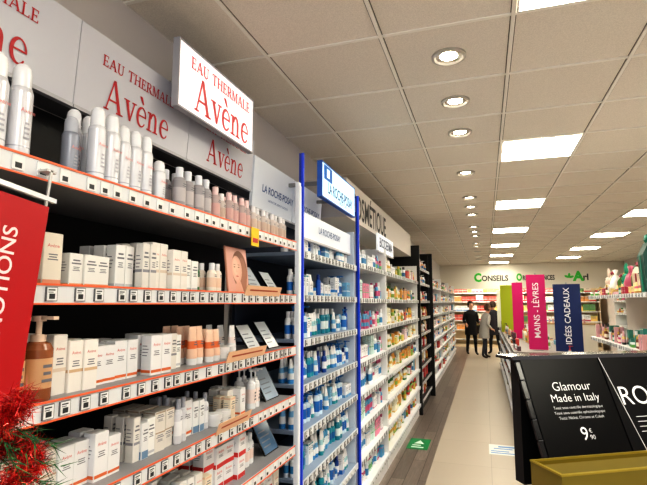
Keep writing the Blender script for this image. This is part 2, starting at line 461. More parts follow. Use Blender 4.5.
for y in (1.32,): place(cC,T1,Y(y),z,-.06,0,g)
g="clear lotion bottles on the top shelf"
b1=p_bottle((160,156,160),(226,228,234),(190,184,186),h=.15,rx=.022,ry=.027,n=16); b2=p_bottle((184,166,164),(236,206,204),(206,166,162),h=.135,rx=.02,ry=.025,n=16); b3=p_bottle((200,190,186),(230,228,230),(200,178,165),h=.12,rx=.019,ry=.023,n=16)
y=1.42
i=0
while y<2.385:
    p=(b1 if y<1.62 else (b3 if i%5==0 else b2)) if y<2.0 else b3
    place(p,T1,Y(y),z,-.05-.006*(i%2),0,g); place(p,T1,Y(y)+.008,z,-.115,0,g); y+=p.w+.006; i+=1
A="Avène"
ca=p_box(CR,SAL,.055,.045,.15,A); cb=p_box(W,OR,.05,.04,.12,A); cc=p_box((226,206,180),(236,228,215),.06,.05,.10,A,style=1); cd=p_box((238,234,228),(214,184,150),.045,.04,.13,A,style=3); ce=p_box(W,(210,60,60),.07,.05,.085,A,style=1)
cf=p_box((226,220,212),(180,160,140),.05,.05,.07,style=2); cg=p_box((236,220,200),(230,140,90),.075,.06,.06,A,style=0)
ch=p_box((234,230,224),(220,205,190),.042,.04,.145,A,style=3); ci=p_box((238,205,180),(230,120,80),.05,.045,.11,A,style=2); cj=p_box((214,214,216),(190,190,196),.06,.045,.135,A,style=1)
ck=p_box((234,220,198),(226,190,160),.04,.035,.105,None,style=2); cm_=p_box((240,239,236),(200,200,205),.038,.038,.125,None,style=0)
cn_=p_box((232,232,232),(120,150,180),.034,.034,.11,None,style=1); cp_=p_box((240,238,234),(236,160,120),.048,.036,.095,None,style=0); cq_=p_box((228,224,218),(150,150,156),.03,.03,.135,None,style=3)
ta=p_tube(W,W,(238,226,222),h=.15); tb_=p_tube(CR,(230,150,110),(240,210,185),h=.14,r=.02); td=p_tube((236,200,176),W,OR,h=.13,r=.021)
pa=p_pump(W,W,(236,220,214),h=.17,r=.023); pb=p_pump((150,92,58),(225,200,180),(214,170,130),h=.195,r=.034,n=20)
ba=p_bottle(W,W,(236,214,206),h=.15,rx=.018,ry=.025); bb=p_bottle((238,226,214),W,(236,206,184),h=.13,rx=.018,ry=.022); bx=p_bottle((214,214,218),(170,172,180),W,h=.14,rx=.014,ry=.016)
bc=p_bottle((150,80,50),(40,40,40),(235,225,215),h=.13,rx=.016,ry=.018); bd=p_bottle((60,120,70),(230,230,230),(235,225,215),h=.12,rx=.016,ry=.018)
ja=p_jar(W,W,OR); jb=p_jar((236,220,204),(200,195,190),OR,h=.05)
g="skincare on the second shelf"; z=1.68
fill(T1,Y(.5),Y(.99),z,[ca,ch],g,rows=2,runs=(3,5),gap=.002)
fill(T1,Y(.99),Y(1.16),z,[cf,cp_,ck],g,rows=2,gap=.001,runs=(2,3))
fill(T1,Y(1.16),Y(1.60),z,[ba,ta,ch,cm_,cm_,ck,cq_,bx,cn_],g,rows=3,runs=(1,2),gap=.0005,skip=.02)
fill(T1,Y(1.60),Y(1.76),z,[bc,bd,bb],g,rows=2,runs=(1,2))
g="skincare on the third shelf"; z=1.415
for y in (.748,.823,.897): place(pb,T1,Y(y),z,-.055,0,g)
fill(T1,Y(.94),Y(1.30),z,[cd,cb,ca,ch,cm_],g,rows=3,gap=.0005,runs=(1,3),skip=.02)
fill(T1,Y(1.30),Y(1.55),z,[cb,ck,cd,cm_,ch,cq_,cp_],g,rows=3,gap=.0005,runs=(1,2),skip=.02)
fill(T1,Y(1.55),Y(1.98),z,[td,tb_,ta,ja,ca,pa,ck,cm_,bx,cn_],g,rows=3,gap=.0005,runs=(1,2),skip=.02)
g="boxed creams on the fourth shelf"; z=1.167
fill(T1,Y(.6),Y(1.25),z,[cb,cd,cf,ck,cm_,ch,cp_],g,rows=3,gap=.0005,runs=(1,3),skip=.02)
fill(T1,Y(1.25),Y(2.0),z,[cf,cd,cb,ja,ch,cq_,cm_,ck,cn_,cp_,bx],g,rows=3,gap=.0005,runs=(1,2),skip=.02)
g="boxed creams on the fifth shelf"; z=.915
fill(T1,Y(.7),Y(2.02),z,[ce,cb,cd,cp_,ck,cj,ce,cm_,cq_],g,rows=3,gap=.0005,runs=(1,2),skip=.02)
g="boxed creams on the lower shelves"
for z in (.67,.42,.17): fill(T1,Y(1.0),Y(2.38),z,[ce,cb,cd,ca,pa,ba],g,rows=1,gap=.004)
g="tester section"
for z in (1.167,.915): fill(T1,Y(2.02),Y(2.18),z,[ba,tb_,pa],g,rows=2,gap=.002,runs=(1,2))
def card(x,y,z,w,h,tilt,c1,c2,lab,face=False,txt=None):
    e=obj("display_card",None,loc=(x,y,z),label=lab,cat="display card",group="display cards on shelves")
    T=Matrix.Rotation(-tilt,4,'Y')
    b=MB(); b.box(-.006,0,-w/2,w/2,0,h,M(c1,.25),T); obj("panel",b,parent=e)
    b=MB()
    def P(yy,zz,d=.001): return T@Vector((d,yy,zz))
    if face:
        def ell(cy,cz,ry,rz,d,c,rz2=None,n=28):
            b.poly([P(w*cy+math.cos(a)*w*ry,h*cz+math.sin(a)*h*(rz if math.sin(a)>0 or rz2 is None else rz2),d) for a in [i*2*math.pi/n for i in range(n)]],M(c,.5))
        b.poly([P(-w*.48,h*.02),P(w*.48,h*.02),P(w*.48,h*.98),P(-w*.48,h*.98)],M((222,168,152),.4))
        ell(.10,.52,.36,.42,.0012,(148,96,74)); ell(.22,.42,.20,.38,.0014,(168,112,86))
        b.poly([P(-w*.20,h*.02,.0016),P(w*.22,h*.02,.0016),P(w*.09,h*.28,.0016),P(-w*.10,h*.28,.0016)],M((222,168,148),.5))
        ell(-.04,.54,.235,.28,.0018,(228,176,154),.31); ell(-.07,.55,.19,.24,.0020,(234,186,164),.27); ell(-.10,.57,.12,.17,.0021,(239,196,174))
        for ey in (-.15,.04):
            ell(ey,.57,.042,.011,.0025,(140,100,84),n=10)
            b.poly([P(w*(ey-.055),h*.620,.0026),P(w*(ey+.055),h*.617,.0026),P(w*(ey+.045),h*.629,.0026),P(w*(ey-.035),h*.633,.0026)],M((160,116,94),.5))
        b.poly([P(-w*.075,h*.458,.0026),P(-w*.030,h*.458,.0026),P(-w*.050,h*.55,.0026)],M((224,166,144),.5))
        ell(-.05,.375,.062,.013,.0026,(204,118,110),.018,n=12)
    else:
        b.poly([P(-w*.46,h*.03),P(w*.46,h*.03),P(w*.46,h*.97),P(-w*.46,h*.97)],M(c2,.12))
        for i in range(4):
            zz=h*(.2+.14*i); b.poly([P(-w*.36,zz,.0015),P(w*(.1+.08*(i%3)),zz,.0015),P(w*(.1+.08*(i%3)),zz+h*.035,.0015),P(-w*.36,zz+h*.035,.0015)],M((120,125,135),.5))
    obj("print",b,parent=e)
    b=MB(); b.box(-.06,-.006,-.01,.01,0,.004,M((200,200,200),.3)); obj("strut",b,parent=e)
card(XF-.05,1.88,1.68,.19,.20,.12,(210,150,130),W,"pink portrait advertising card standing on the shelf",True)
card(XF-.07,2.13,1.68,.13,.17,.6,(30,30,34),(205,212,218),"tilted white information card on the shelf")
card(XF-.07,2.33,1.68,.12,.15,.6,(30,30,34),(225,230,234),"tilted grey information card on the shelf")
card(XF-.07,2.10,1.415,.13,.15,.6,(30,30,34),(222,226,230),"tilted white information card on the shelf")
card(XF-.07,2.30,1.415,.13,.16,.6,(30,30,34),(215,220,224),"tilted white information card on the shelf")
card(XF-.07,2.29,1.167,.16,.17,.5,(30,30,34),(170,185,200),"tilted grey information card on the shelf")
card(XF-.07,2.29,.915,.16,.17,.5,(30,30,34),(90,120,150),"tilted blue information card on the shelf")

for (y,z,w) in ((1.85,1.43,.34),(1.75,1.18,.26),(2.0,1.69,.36)):
    b=MB(); T=Matrix.Translation((XF+.008,y,z))@Matrix.Rotation(.35,4,'Y')
    b.box(0,.003,-w/2,w/2,-.02,.026,M((232,190,156),.5),T)
    b.box(.0031,.0034,-w*.4,w*.4,.002,.009,M((180,80,50),.5),T)
    obj("shelf_strip_sign",b,label="beige promotional strip clipped onto the shelf edge",cat="sign",group="shelf edge strips")
b=MB(); T=Matrix.Translation((XF+.008,1.90,1.915)); b.box(0,.003,-.035,.035,-.03,.05,M((236,200,30),.5),T); b.box(.0031,.0034,-.025,.025,-.015,.005,M((190,40,40),.5),T)
obj("shelf_talker",b,label="small yellow price flag clipped to the top rail",cat="sign")

# headers
def header(y0,y1,z0,z1,x,parent_label,lines,bg=(226,226,230),lean=.06,cat="sign",group=None,yo=0,em=0.0):
    e=obj("header_sign",None,loc=(x,(y0+y1)/2,z0),label=parent_label,cat=cat,group=group)
    T=Matrix.Rotation(lean,4,'Y'); h=z1-z0; hw=(y1-y0)/2
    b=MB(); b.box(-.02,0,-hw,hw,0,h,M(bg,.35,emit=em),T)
    b.box(-.02,.004,-hw,hw,-.012,0,M((190,190,195),.4),T); obj("panel",b,parent=e)
    for (txt,size,dz,c,off,sx) in lines:
        b=MB(); o=T@Vector((.002,yo,dz)); up=T.to_3x3()@Vector((0,0,1))
        if off=="serif": b.serif(txt,size,o,(0,1,0),up,M(c,.5),sx,bold=.010 if size<.1 else .006)
        else: b.text(txt,size,o,(0,1,0),up,M(c,.5),off,sx,4)
        obj("lettering",b,parent=e)
    return e
RL=(200,48,56)
for yc,yo in ((.225,-.08),(.87,-.04),(1.515,-.01),(2.16,.02)):
    header(yc-.321,yc+.321,2.29,2.58,-1.26,"white header panel with red thermal water lettering above shelves",[("EAU THERMALE",.055,.205,RL,"serif",.98),("Avène",.165,.095,RL,"serif",.82)],bg=(210,210,218),group="red lettered header panels",yo=yo)
for yc in (2.80,3.425):
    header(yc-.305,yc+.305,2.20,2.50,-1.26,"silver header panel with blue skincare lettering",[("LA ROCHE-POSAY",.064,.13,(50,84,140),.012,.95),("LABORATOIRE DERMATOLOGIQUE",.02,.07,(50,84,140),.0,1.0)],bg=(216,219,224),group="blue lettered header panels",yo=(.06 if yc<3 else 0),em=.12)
b=MB(); b.box(-1.415,-1.30,.2,3.72,2.3,2.52,M((120,120,124),.7)); obj("header_casing",b,label="grey casing fixed to the wall behind header panels",cat="casing")

def lightbox(x,y0,y1,z0,z1,t,face,edge,lines,lab,em=1.6,le=.45):
    e=obj("illuminated_sign",None,loc=(x,(y0+y1)/2,z0),label=lab,cat="illuminated sign")
    hw=(y1-y0)/2; h=z1-z0; f=.008
    b=MB(); em_=M(edge,.4)
    b.box(-t,0,-hw,hw,0,f,em_); b.box(-t,0,-hw,hw,h-f,h,em_); b.box(-t,0,-hw,-hw+f,f,h-f,em_); b.box(-t,0,hw-f,hw,f,h-f,em_); b.box(-t,-t+.01,-hw+f,hw-f,f,h-f,em_)
    obj("housing",b,parent=e)
    b=MB(); b.box(-t+.012,-.002,-hw+f,hw-f,f,h-f,M(face,.4,emit=em)); obj("lit_face",b,parent=e)
    for (txt,size,yy,dz,c,off,sx) in lines:
        b=MB()
        if off=="serif": b.serif(txt,size,(.001,yy,dz),(0,1,0),(0,0,1),M(c,.5,emit=le),sx,bold=.016 if size<.1 else .010)
        else: b.text(txt,size,(.001,yy,dz),(0,1,0),(0,0,1),M(c,.5,emit=le),off,sx,4)
        obj("lettering",b,parent=e)
    b=MB(); 
    for yy in (-hw*.7,hw*.7): b.box(-1.415-x,-t,yy-.012,yy+.012,h*.5-.012,h*.5+.012,M((150,150,150),.4,metal=.6))
    obj("bracket",b,parent=e)
    return e
lightbox(-1.15,1.60,2.28,2.435,2.73,.03,(248,240,240),(176,176,182),[("EAU THERMALE",.072,.02,.228,(214,92,92),"serif",.98),("Avène",.215,.03,.105,(214,96,96),"serif",.85)],"glowing white lightbox with pink thermal water lettering",em=.42,le=.16)
e=lightbox(-.965,2.90,3.735,2.32,2.56,.035,(214,242,248),(60,110,205),[("LA ROCHE-POSAY",.105,.02,.080,(10,90,145),0.016,.74),("LABORATOIRE",.032,.06,.03,(40,110,150),0,1.0)],"glowing pale teal lightbox with blue edge and dark teal lettering",em=.5,le=.0)
b=MB(); b.box(.0006,.001,-.38,-.20,.128,.224,M((10,100,180),.4,emit=.3)); b.box(.0012,.0016,-.32,-.26,.148,.207,M((215,240,246),.4,emit=.6)); obj("emblem",b,parent=e)

# divider + unit 2 with blue frame
b=MB(); b.box(-.965,-.945,2.432,2.467,0,2.30,M((225,230,238),.4)); b.box(-.945,-.94,2.435,2.464,.02,2.28,M((236,240,246),.3))
obj("divider_post",b,label="white upright post between wall shelving units",cat="divider post")
WB=[p_bottle(W,W,(40,120,200),h=.16,rx=.018,ry=.024),p_bottle((80,155,200),W,(225,235,240),h=.15,rx=.018,ry=.024),p_box(W,(40,110,190),.05,.04,.14,style=1),p_box((120,175,210),W,.05,.04,.12,style=3),p_tube(W,(60,140,200),(120,180,220),h=.15),p_pump((210,228,240),(50,130,200),(30,110,190),h=.18,r=.024),p_box(W,(110,170,210),.07,.05,.09,style=1),p_bottle((25,75,150),(30,60,130),W,h=.13,rx=.017,ry=.022),p_bottle((30,130,150),W,(220,230,230),h=.17,rx=.02,ry=.027),p_bottle((30,150,170),W,(20,100,160),h=.15,rx=.02,ry=.025),p_tube((236,236,238),(40,150,160),(170,215,220),h=.14,r=.02),p_box((240,242,244),(30,140,150),.04,.035,.12,style=2),p_bottle((232,236,240),(190,196,204),(60,140,190),h=.12,rx=.016,ry=.02),p_bottle((20,90,180),(20,60,140),(20,90,180),h=.16,rx=.017,ry=.02),p_jar(W,(40,120,190),OR,h=.05,r=.026)]
ZS2=[1.93,1.685,1.44,1.195,.95,.70,.45,.17]
u2,T2=unit("shelving_unit",(XF,2.53,0),0,1.19,.44,2.2,ZS2,back=(36,44,62),frame=(215,225,238),boardc=(150,165,185),label="wall shelving unit with blue illuminated uprights holding blue and white skincare",tagstep=.075,sides=(False,True))
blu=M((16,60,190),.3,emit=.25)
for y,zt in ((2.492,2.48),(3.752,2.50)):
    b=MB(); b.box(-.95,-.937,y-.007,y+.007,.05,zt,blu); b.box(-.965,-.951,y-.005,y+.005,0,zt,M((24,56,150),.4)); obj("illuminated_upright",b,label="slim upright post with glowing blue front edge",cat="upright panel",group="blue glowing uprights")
for z in ZS2: fill(T2,.03,1.16,z,WB,"blue and white skincare on wall shelves",hmax=.185,rows=2,gap=.0005,runs=(1,2),skip=.02)
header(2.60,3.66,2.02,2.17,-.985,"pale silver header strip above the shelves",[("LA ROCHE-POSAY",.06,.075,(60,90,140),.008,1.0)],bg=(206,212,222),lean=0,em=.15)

def gen(cols,caps,bands,boxes=True,n=3,rg=R):
    L=[]
    for c in cols:
        cp=rg.choice(caps); bn=rg.choice(bands)
        L.append(p_bottle(c,cp,bn,h=rg.choice((.13,.15,.17)),rx=.018,ry=rg.choice((.022,.026))))
        L.append(p_box(c,bn,rg.choice((.05,.07)),.04,rg.choice((.085,.12,.14,.16)),style=rg.randint(0,3)))
        if rg.random()<.5: L.append(p_tube(c,cp,bn,h=.15))
        if rg.random()<.3: L.append(p_pump(c,cp,bn,h=.18,r=.024))
    return L
BIO=gen([W,(235,240,245),(90,160,200),(210,230,225),(225,225,228),(226,140,170)],[W,(60,140,180),(190,90,130)],[(70,140,190),(120,180,130),(200,90,130)])
NUX=gen([(226,206,110),W,(150,180,90),(222,160,80),(236,232,210),(226,222,212)],[W,(210,180,90),(70,130,80)],[(130,165,80),(220,180,80),(214,120,70)])
MIX=gen([W,(240,236,228),(195,66,62),(228,176,120),(120,168,190),(232,205,212),(226,224,220)],[W,(60,60,60),(190,70,76)],[(190,60,66),(70,120,170),(100,150,100),(220,140,80)])
DRK=gen([W,(235,220,190),(190,120,70),(200,70,74),(240,240,240)],[(30,30,30),(200,170,90),W],[(170,50,56),(200,160,80),(40,40,40)])
u3,T3=unit("shelving_unit",(XF,3.80,0),0,1.20,.44,2.2,ZS,back=(190,200,208),label="white wall shelving unit of clear and blue skincare",tagstep=.09,rail=(225,228,230))
for z in ZS: fill(T3,.03,1.17,z,BIO,"skincare on the white wall shelves",hmax=.175,gap=.002,rows=2,runs=(1,3))
u4,T4=unit("shelving_unit",(XF,5.02,0),0,2.46,.44,2.2,ZS,back=(205,205,190),label="white wall shelving unit of yellow and green natural cosmetics",tagstep=.1)
for z in ZS: fill(T4,.03,1.3,z,NUX,"natural cosmetics on the wall shelves",hmax=.175,gap=.003,runs=(1,3)); fill(T4,1.3,2.43,z,MIX+NUX,"natural cosmetics on the wall shelves",hmax=.175,gap=.003,runs=(1,3))
# pale fascia with large dark letters, small brand sign below it
e=obj("fascia_sign",None,loc=(-1.05,3.79,2.345),label="pale fascia band with large dark capital letters above shelving",cat="sign")
b=MB(); b.box(-.36,0,0,3.66,0,.33,M((214,208,202),.6)); obj("fascia_board",b,parent=e)
b=MB(); b.text("COSMÉTIQUE",.30,(.002,.90,.135),(0,1,0),(0,0,1),M((44,42,46),.6),.016,.84,4); obj("lettering",b,parent=e)
header(4.72,5.56,2.16,2.335,-.985,"glowing white brand sign with dark blue lettering",[("BIODERMA",.14,.085,(30,50,90),.02,1.05)],bg=(232,236,242),lean=0,em=.25)
u5,T5=unit("shelving_unit",(XF,7.56,0),0,1.52,.44,2.5,ZS+[2.2],frame=(22,22,24),back=(40,38,38),rail=(215,215,215),boardc=(30,30,32),label="tall black framed wall shelving unit full of cosmetics",tagstep=.13)
for z in ZS+[2.2]: fill(T5,.03,1.49,z,DRK if z<1.6 else MIX,"cosmetics in the black framed unit",hmax=.185,gap=.004,runs=(1,3))
b=MB(); b.box(-1.39,-.93,7.50,7.54,0,2.52,M((20,20,22),.4)); obj("upright_panel",b,label="black upright panel at the edge of the shelving",cat="upright panel",group="black uprights")
b=MB(); b.box(-1.39,-.90,9.085,9.14,0,2.54,M((20,20,22),.4)); obj("upright_panel",b,label="black upright panel at the edge of the shelving",cat="upright panel",group="black uprights")
for i,(y,L,PL,bk) in enumerate(((9.16,2.5,MIX,(200,200,200)),(11.7,2.5,MIX+NUX,(190,180,170)),(14.25,2.6,MIX,(210,200,190)))):
    uu,TT=unit("shelving_unit",(XF,y,0),0,L,.44,2.2,ZS,back=bk,label="white wall shelving unit crowded with small pharmacy products",tagstep=.16,group="far wall shelving")
    for z in ZS: fill(TT,.03,L-.03,z,PL,"pharmacy products on the far wall shelves",hmax=.185,gap=.008)

# ---------- centre gondola ----------
ZG=[.15,.42,.69,.95]
GH=1.03
MUT=gen([(150,60,80),(90,60,70),(210,190,160),(120,140,150),(180,110,60),(60,60,70)],[(40,40,40),(190,160,90),W],[(200,60,90),(220,200,170),(90,110,130)])
for (orig,rz) in (((.30,13.4,0),math.pi),((1.02,6.5,0),0)):
    eg,TG=unit("gondola_shelving",orig,rz,6.9,.36,GH,ZG,back=(120,115,112),frame=(190,188,184),label="low gondola shelving with mixed cosmetics",tagstep=.2,lip=None)
    for z in ZG: fill(TG,.03,6.87,z,MIX+MUT,"cosmetics on the low gondola",hmax=.2,gap=.008,runs=(1,4))
b=MB(); b.box(.31,1.01,6.5,13.4,GH,GH+.02,M((150,144,138),.8)); obj("gondola_top_board",b,label="grey flat board capping the low gondolas",cat="top board")
for xx,PL in ((.36,MUT+MIX),(.56,MIX+NUX),(.76,MUT+NUX)):
    Tt=Matrix.Translation((xx,13.4,0))@Matrix.Rotation(math.pi,4,'Z')
    fill(Tt,.03,6.3,GH+.02,PL,"cosmetics on top of the gondola",hmax=.2,gap=.012,x0=-.02)
def banner(x,y,z0,z1,w,c,txt,tcol,lab,ts,rz=0.0,dz=0.0):
    e=obj("promotional_banner",None,loc=(x,y,0),rot=(0,0,rz),label=lab,cat="banner",group="coloured banners over the gondola")
    b=MB(); b.box(-w/2,w/2,-.004,.004,z0,z1,M(c,.45)); obj("panel",b,parent=e)
    zb=GH+.021
    b=MB(); b.lathe([(.008,.008,zb),(.008,.008,z1+.02)],M((190,190,190),.3,metal=.7),8,cy=.016); b.box(-.06,.06,-.03,.06,zb,zb+.006,M((120,120,120),.3)); obj("pole",b,parent=e)
    if txt:
        b=MB(); b.text(txt,ts,(0,-.006,(z0+z1)/2+dz),(0,0,1),(-1,0,0),M(tcol,.5),.01,1.0,4); obj("lettering",b,parent=e)
banner(.62,6.75,1.06,2.0,.22,(205,20,110),"MAINS - LÈVRES",(250,240,245),"magenta vertical banner with white lettering",.10,-.1,.02)
banner(.52,8.8,1.06,1.98,.17,(214,40,120),None,W,"plain pink vertical banner on a pole",.1,-.3)
banner(.43,10.6,1.06,2.0,.26,(184,196,50),None,W,"lime green vertical banner on a pole",.1,-.2)
banner(.38,12.6,1.06,1.95,.22,(235,235,220),None,W,"plain pale vertical banner on a pole",.1)
banner(.95,6.6,1.06,1.87,.30,(16,42,100),"IDÉES CADEAUX",(245,245,250),"navy vertical banner with white lettering",.092,-.15,.02)

# ---------- right tall gondola ----------
ZR=[.2,.5,.85,1.21,1.73]
er,TR=unit("gift_shelving",(1.30,7.25,0),math.pi,4.2,.45,1.95,ZR,back=(214,206,198),frame=(220,216,212),boardc=(225,222,218),label="white gift shelving unit crowded with bath products",tagstep=.09,rail=(225,225,225),sides=(False,False))
GIFT=gen([(70,130,115),(205,160,165),(170,125,85),(130,145,95),(235,228,220),(150,75,95),(70,60,60),(220,215,205)],[(200,160,80),W,(60,60,60)],[(190,100,125),(80,140,125),(226,200,130)])
GS=[p_bottle((200,90,130),W,(240,220,200),h=.09,rx=.014,ry=.018),p_bottle((40,130,120),(220,190,110),(200,225,215),h=.10,rx=.014,ry=.018),p_box((235,210,150),(190,80,90),.05,.04,.07,style=1),p_box((60,140,130),(230,220,190),.045,.04,.09,style=2),p_jar((240,200,210),(200,160,90),OR,h=.045,r=.025),p_jar((110,170,90),W,OR,h=.05,r=.024),p_tube((240,225,170),(190,140,60),(220,120,140),h=.11,r=.017),p_box((225,225,228),(110,70,140),.05,.04,.10,style=0),p_bottle((120,60,40),(200,170,90),(235,225,205),h=.12,rx=.015,ry=.02),p_box((180,60,80),(240,220,200),.06,.045,.08,style=3)]
for z in ZR[:4]: fill(TR,.03,4.17,z,GS+GIFT[:6],"small bath products on gift shelving",hmax=.2,rows=2,gap=.002,runs=(1,2),skip=.02)
def gift_bag(p,c1,c2,w,d,h,lab):
    e=obj("gift_bag",None,loc=p,rot=(0,0,R.uniform(-.3,.3)),label=lab,cat="gift bag",group="gift bags on the top shelf")
    b=MB(); pr=[(-d/2,-w/2),(d/2,-w/2),(d/2,w/2),(-d/2,w/2)]
    k=.86; base=[(x*k,y*k,0) for x,y in pr]; mid=[(x,y,h*.75) for x,y in pr]; top=[(x*.25,y*.96,h) for x,y in pr]
    m1=M(c1,.35)
    for a,bb in ((base,mid),(mid,top)):
        for i in range(4): b.poly([a[i],a[(i+1)%4],bb[(i+1)%4],bb[i]],m1)
    b.poly(base[::-1],m1); obj("bag",b,parent=e)
    b=MB()
    b.lathe([(.02,.02,h*.97),(.035,.05,h*1.05),(.02,.09,h*1.15),(.0001,.06,h*1.17)],M(c2,.4),10); obj("bow",b,parent=e)
    b=MB(); b.box(-d/2-.003,d/2+.003,-w*.06,w*.06,h*.02,h*.74,M(c2,.4)); obj("ribbon",b,parent=e)
def basket(p,c,lab):
    e=obj("gift_basket",None,loc=p,label=lab,cat="gift basket",group="gift baskets on the top shelf")
    b=MB(); b.lathe([(.0001,.0001,0),(.055,.07,0),(.07,.09,.07),(.066,.086,.07),(.05,.065,.01)],M((176,130,80),.6,noise=.3,nscale=90),16); obj("basket",b,parent=e)
    b=MB(); b.lathe([(.064,.082,.05),(.075,.09,.12),(.05,.06,.2),(.012,.014,.25),(.03,.04,.30),(.0001,.0001,.31)],M(c,.3),14,smooth_v=True); obj("wrapped_gift",b,parent=e)
def plush(p,c,lab,s=1.0):
    e=obj("plush_rabbit",None,loc=p,rot=(0,0,math.pi),label=lab,cat="plush toy",group="plush toys on the top shelf"); e.scale=(s,s,s)
    m=M(c,.9)
    b=MB(); b.lathe([(.0001,.0001,0),(.045,.05,.01),(.055,.06,.06),(.04,.042,.11),(.0001,.0001,.125)],m,14,smooth_v=True); obj("body",b,parent=e)
    b=MB(); b.lathe([(.0001,.0001,.10),(.036,.04,.125),(.04,.044,.15),(.03,.032,.18),(.0001,.0001,.19)],m,14,smooth_v=True); obj("head",b,parent=e)
    for s in (-1,1):
        b=MB(); b.lathe([(.0001,.0001,.17),(.010,.013,.20),(.011,.016,.25),(.0001,.0001,.285)],m,10,cy=s*.022,smooth_v=True); obj("ear",b,parent=e)
        b=MB(); b.lathe([(.0001,.0001,0),(.018,.016,.01),(.012,.012,.03),(.0001,.0001,.035)],m,10,cx=.045,cy=s*.035,smooth_v=True); obj("foot",b,parent=e)
        b=MB(); b.lathe([(.0001,.0001,-.005),(.004,.005,0),(.0001,.0001,.005)],M((20,20,20),.3),6,cx=.037,cy=s*.015,cz=.16); obj("eye",b,parent=e)
gift_bag((1.385,4.93,1.73),(12,70,62),(40,130,110),.20,.14,.44,"large dark teal gift bag with green bow")
fill(TR,.05,2.15,1.73,GS,"small bath gifts along the front of the top shelf",hmax=.14,rows=1,runs=(1,2),gap=.002,x0=-.045,skip=.02)
yy=5.14; cols=[((40,135,115),(220,190,100)),((200,100,130),W),((225,212,190),(170,60,80)),((125,165,80),(230,110,130)),((60,155,145),(210,175,105)),((210,180,90),(50,125,105)),((240,236,230),(200,80,110))]
i=0
while yy<7.0:
    c=cols[(i*3)%7]; k="kbpbbkpbb"[i%9]
    if k=="b":
        w_=R.uniform(.09,.15); h_=R.uniform(.2,.34); gift_bag((1.49+R.uniform(0,.04),yy+w_/2,1.73),c[0],c[1],w_,.10,h_,"%s gift bag with ribbon and bow"%cname(c[0])); yy+=w_+.02
    elif k=="k":
        basket((1.50,yy+.09,1.73),c[0],"wicker basket with %s cellophane wrapped gifts"%cname(c[0])); yy+=.185
    else:
        plush((1.50,yy+.08,1.73),((60,160,130),(200,170,150),(230,212,200))[i%3],"soft plush rabbit sitting on the shelf",1.25); yy+=.165
    i+=1
for (y,L) in ((7.6,4.4),(12.1,4.4)):
    uu,TT=unit("shelving_unit",(3.62,y+L,0),math.pi,L,.42,2.2,[.3,.65,1.0,1.35,1.7,2.0],back=(225,235,225),label="white wall shelving unit with green and white products",tagstep=.3,group="right hand wall shelving")
    for z in [1.35,1.7,2.0]: fill(TT,.03,L-.03,z,NUX+MIX+BIO,"products on the opposite wall shelves",hmax=.2,gap=.03)
BIG=[p_box((236,228,214),(200,60,60),.22,.12,.24,style=1),p_box((230,200,120),(60,130,80),.20,.12,.20,style=2),p_box((190,80,70),W,.16,.1,.22,style=3),p_box((240,240,240),(60,120,180),.24,.12,.18,style=1),p_box((110,160,110),(240,230,150),.18,.1,.24,style=0),p_box((222,160,100),W,.14,.1,.20,style=2),p_box((230,236,240),(200,90,120),.12,.1,.26,style=1)]
uu,TT=unit("shelving_unit",(-1.35,19.4,0),-math.pi/2,5.2,.4,2.35,[.3,.65,1.0,1.35,1.7,2.03],frame=(230,214,186),back=(232,216,186),boardc=(232,218,194),label="warm lit shelving packed with boxes behind the counter",tagstep=.5)
for z in [.65,1.0,1.35,1.7,2.03]: fill(TT,.03,5.17,z,BIG,"boxes behind the counter",hmax=.28,gap=.015,x0=-.09,runs=(1,3),skip=.02)
for xx in (-.7,.6,1.9):  # added area lights without fixtures, brightening the shelves behind the counter
    l=bpy.data.lights.new("shelf_fill_light",'AREA'); l.energy=9; l.size=.9; l.size_y=.12; l.shape='RECTANGLE'; l.color=(1,.9,.74)
    lo=bpy.data.objects.new("shelf_fill_light",l); lo.location=(xx,18.9,2.62); lo.rotation_euler=(math.radians(40),0,0); COL.objects.link(lo)
e=obj("sales_counter",None,loc=(.45,17.6,0),label="white pharmacy counter with beige top",cat="counter")
b=MB(); b.box(0,2.9,0,.6,0,.95,M((230,225,215),.5)); obj("body",b,parent=e)
b=MB(); b.box(-.04,2.94,-.04,.64,.95,.99,M((190,160,120),.35)); obj("worktop",b,parent=e)
Tc=Matrix.Translation((.45,17.62,0))@Matrix.Rotation(-math.pi/2,4,'Z')
fill(Tc,.05,2.8,.99,BIG[2:]+GIFT[:4],"boxes and displays on the counter",hmax=.28,gap=.06,x0=-.12,runs=(1,2),stack=False)
def bsign(x,first,rest,fc,c,size,lab,z=2.44,sx=1.0):
    b=MB()
    b.text(rest,size,(x,16.99,z),(1,0,0),(0,0,1),M(c,.5),.03,sx,3)
    obj("wall_lettering",b,label=lab+", dark letters",cat="lettering")
    pts,_=textdata(rest,size,.03); left=min(p[0] for p in pts)*sx
    b=MB(); b.text(first,size*1.5,(x+left-size*.50,16.988,z+size*.1),(1,0,0),(0,0,1),M(fc,.5,emit=.15),.05,sx,3)
    obj("wall_lettering",b,label=lab+", green initial",cat="lettering")
bsign(.34,"C","ONSEILS",(60,170,60),(70,68,66),.25,"department name on the bulkhead",sx=.88)
bsign(1.66,"O","RDONNANCES",(60,170,60),(70,68,66),.21,"department name on the bulkhead",sx=.66)
bsign(3.02,"A","rl",(60,170,60),(70,68,66),.27,"department name on the bulkhead")
b=MB(); 
for a0 in (0.3,1.5,2.7):
    cx,cz=2.55+.07*math.cos(a0),2.44+.07*math.sin(a0)
    b.poly([(cx+.075*math.cos(t)*math.cos(a0)-.035*math.sin(t)*math.sin(a0),16.996,cz+.075*math.cos(t)*math.sin(a0)+.035*math.sin(t)*math.cos(a0)) for t in [i*2*math.pi/14 for i in range(14)]],M((70,180,70),.5,emit=.1))
obj("leaf_emblem",b,label="green three-leaf emblem on the pale bulkhead",cat="emblem")

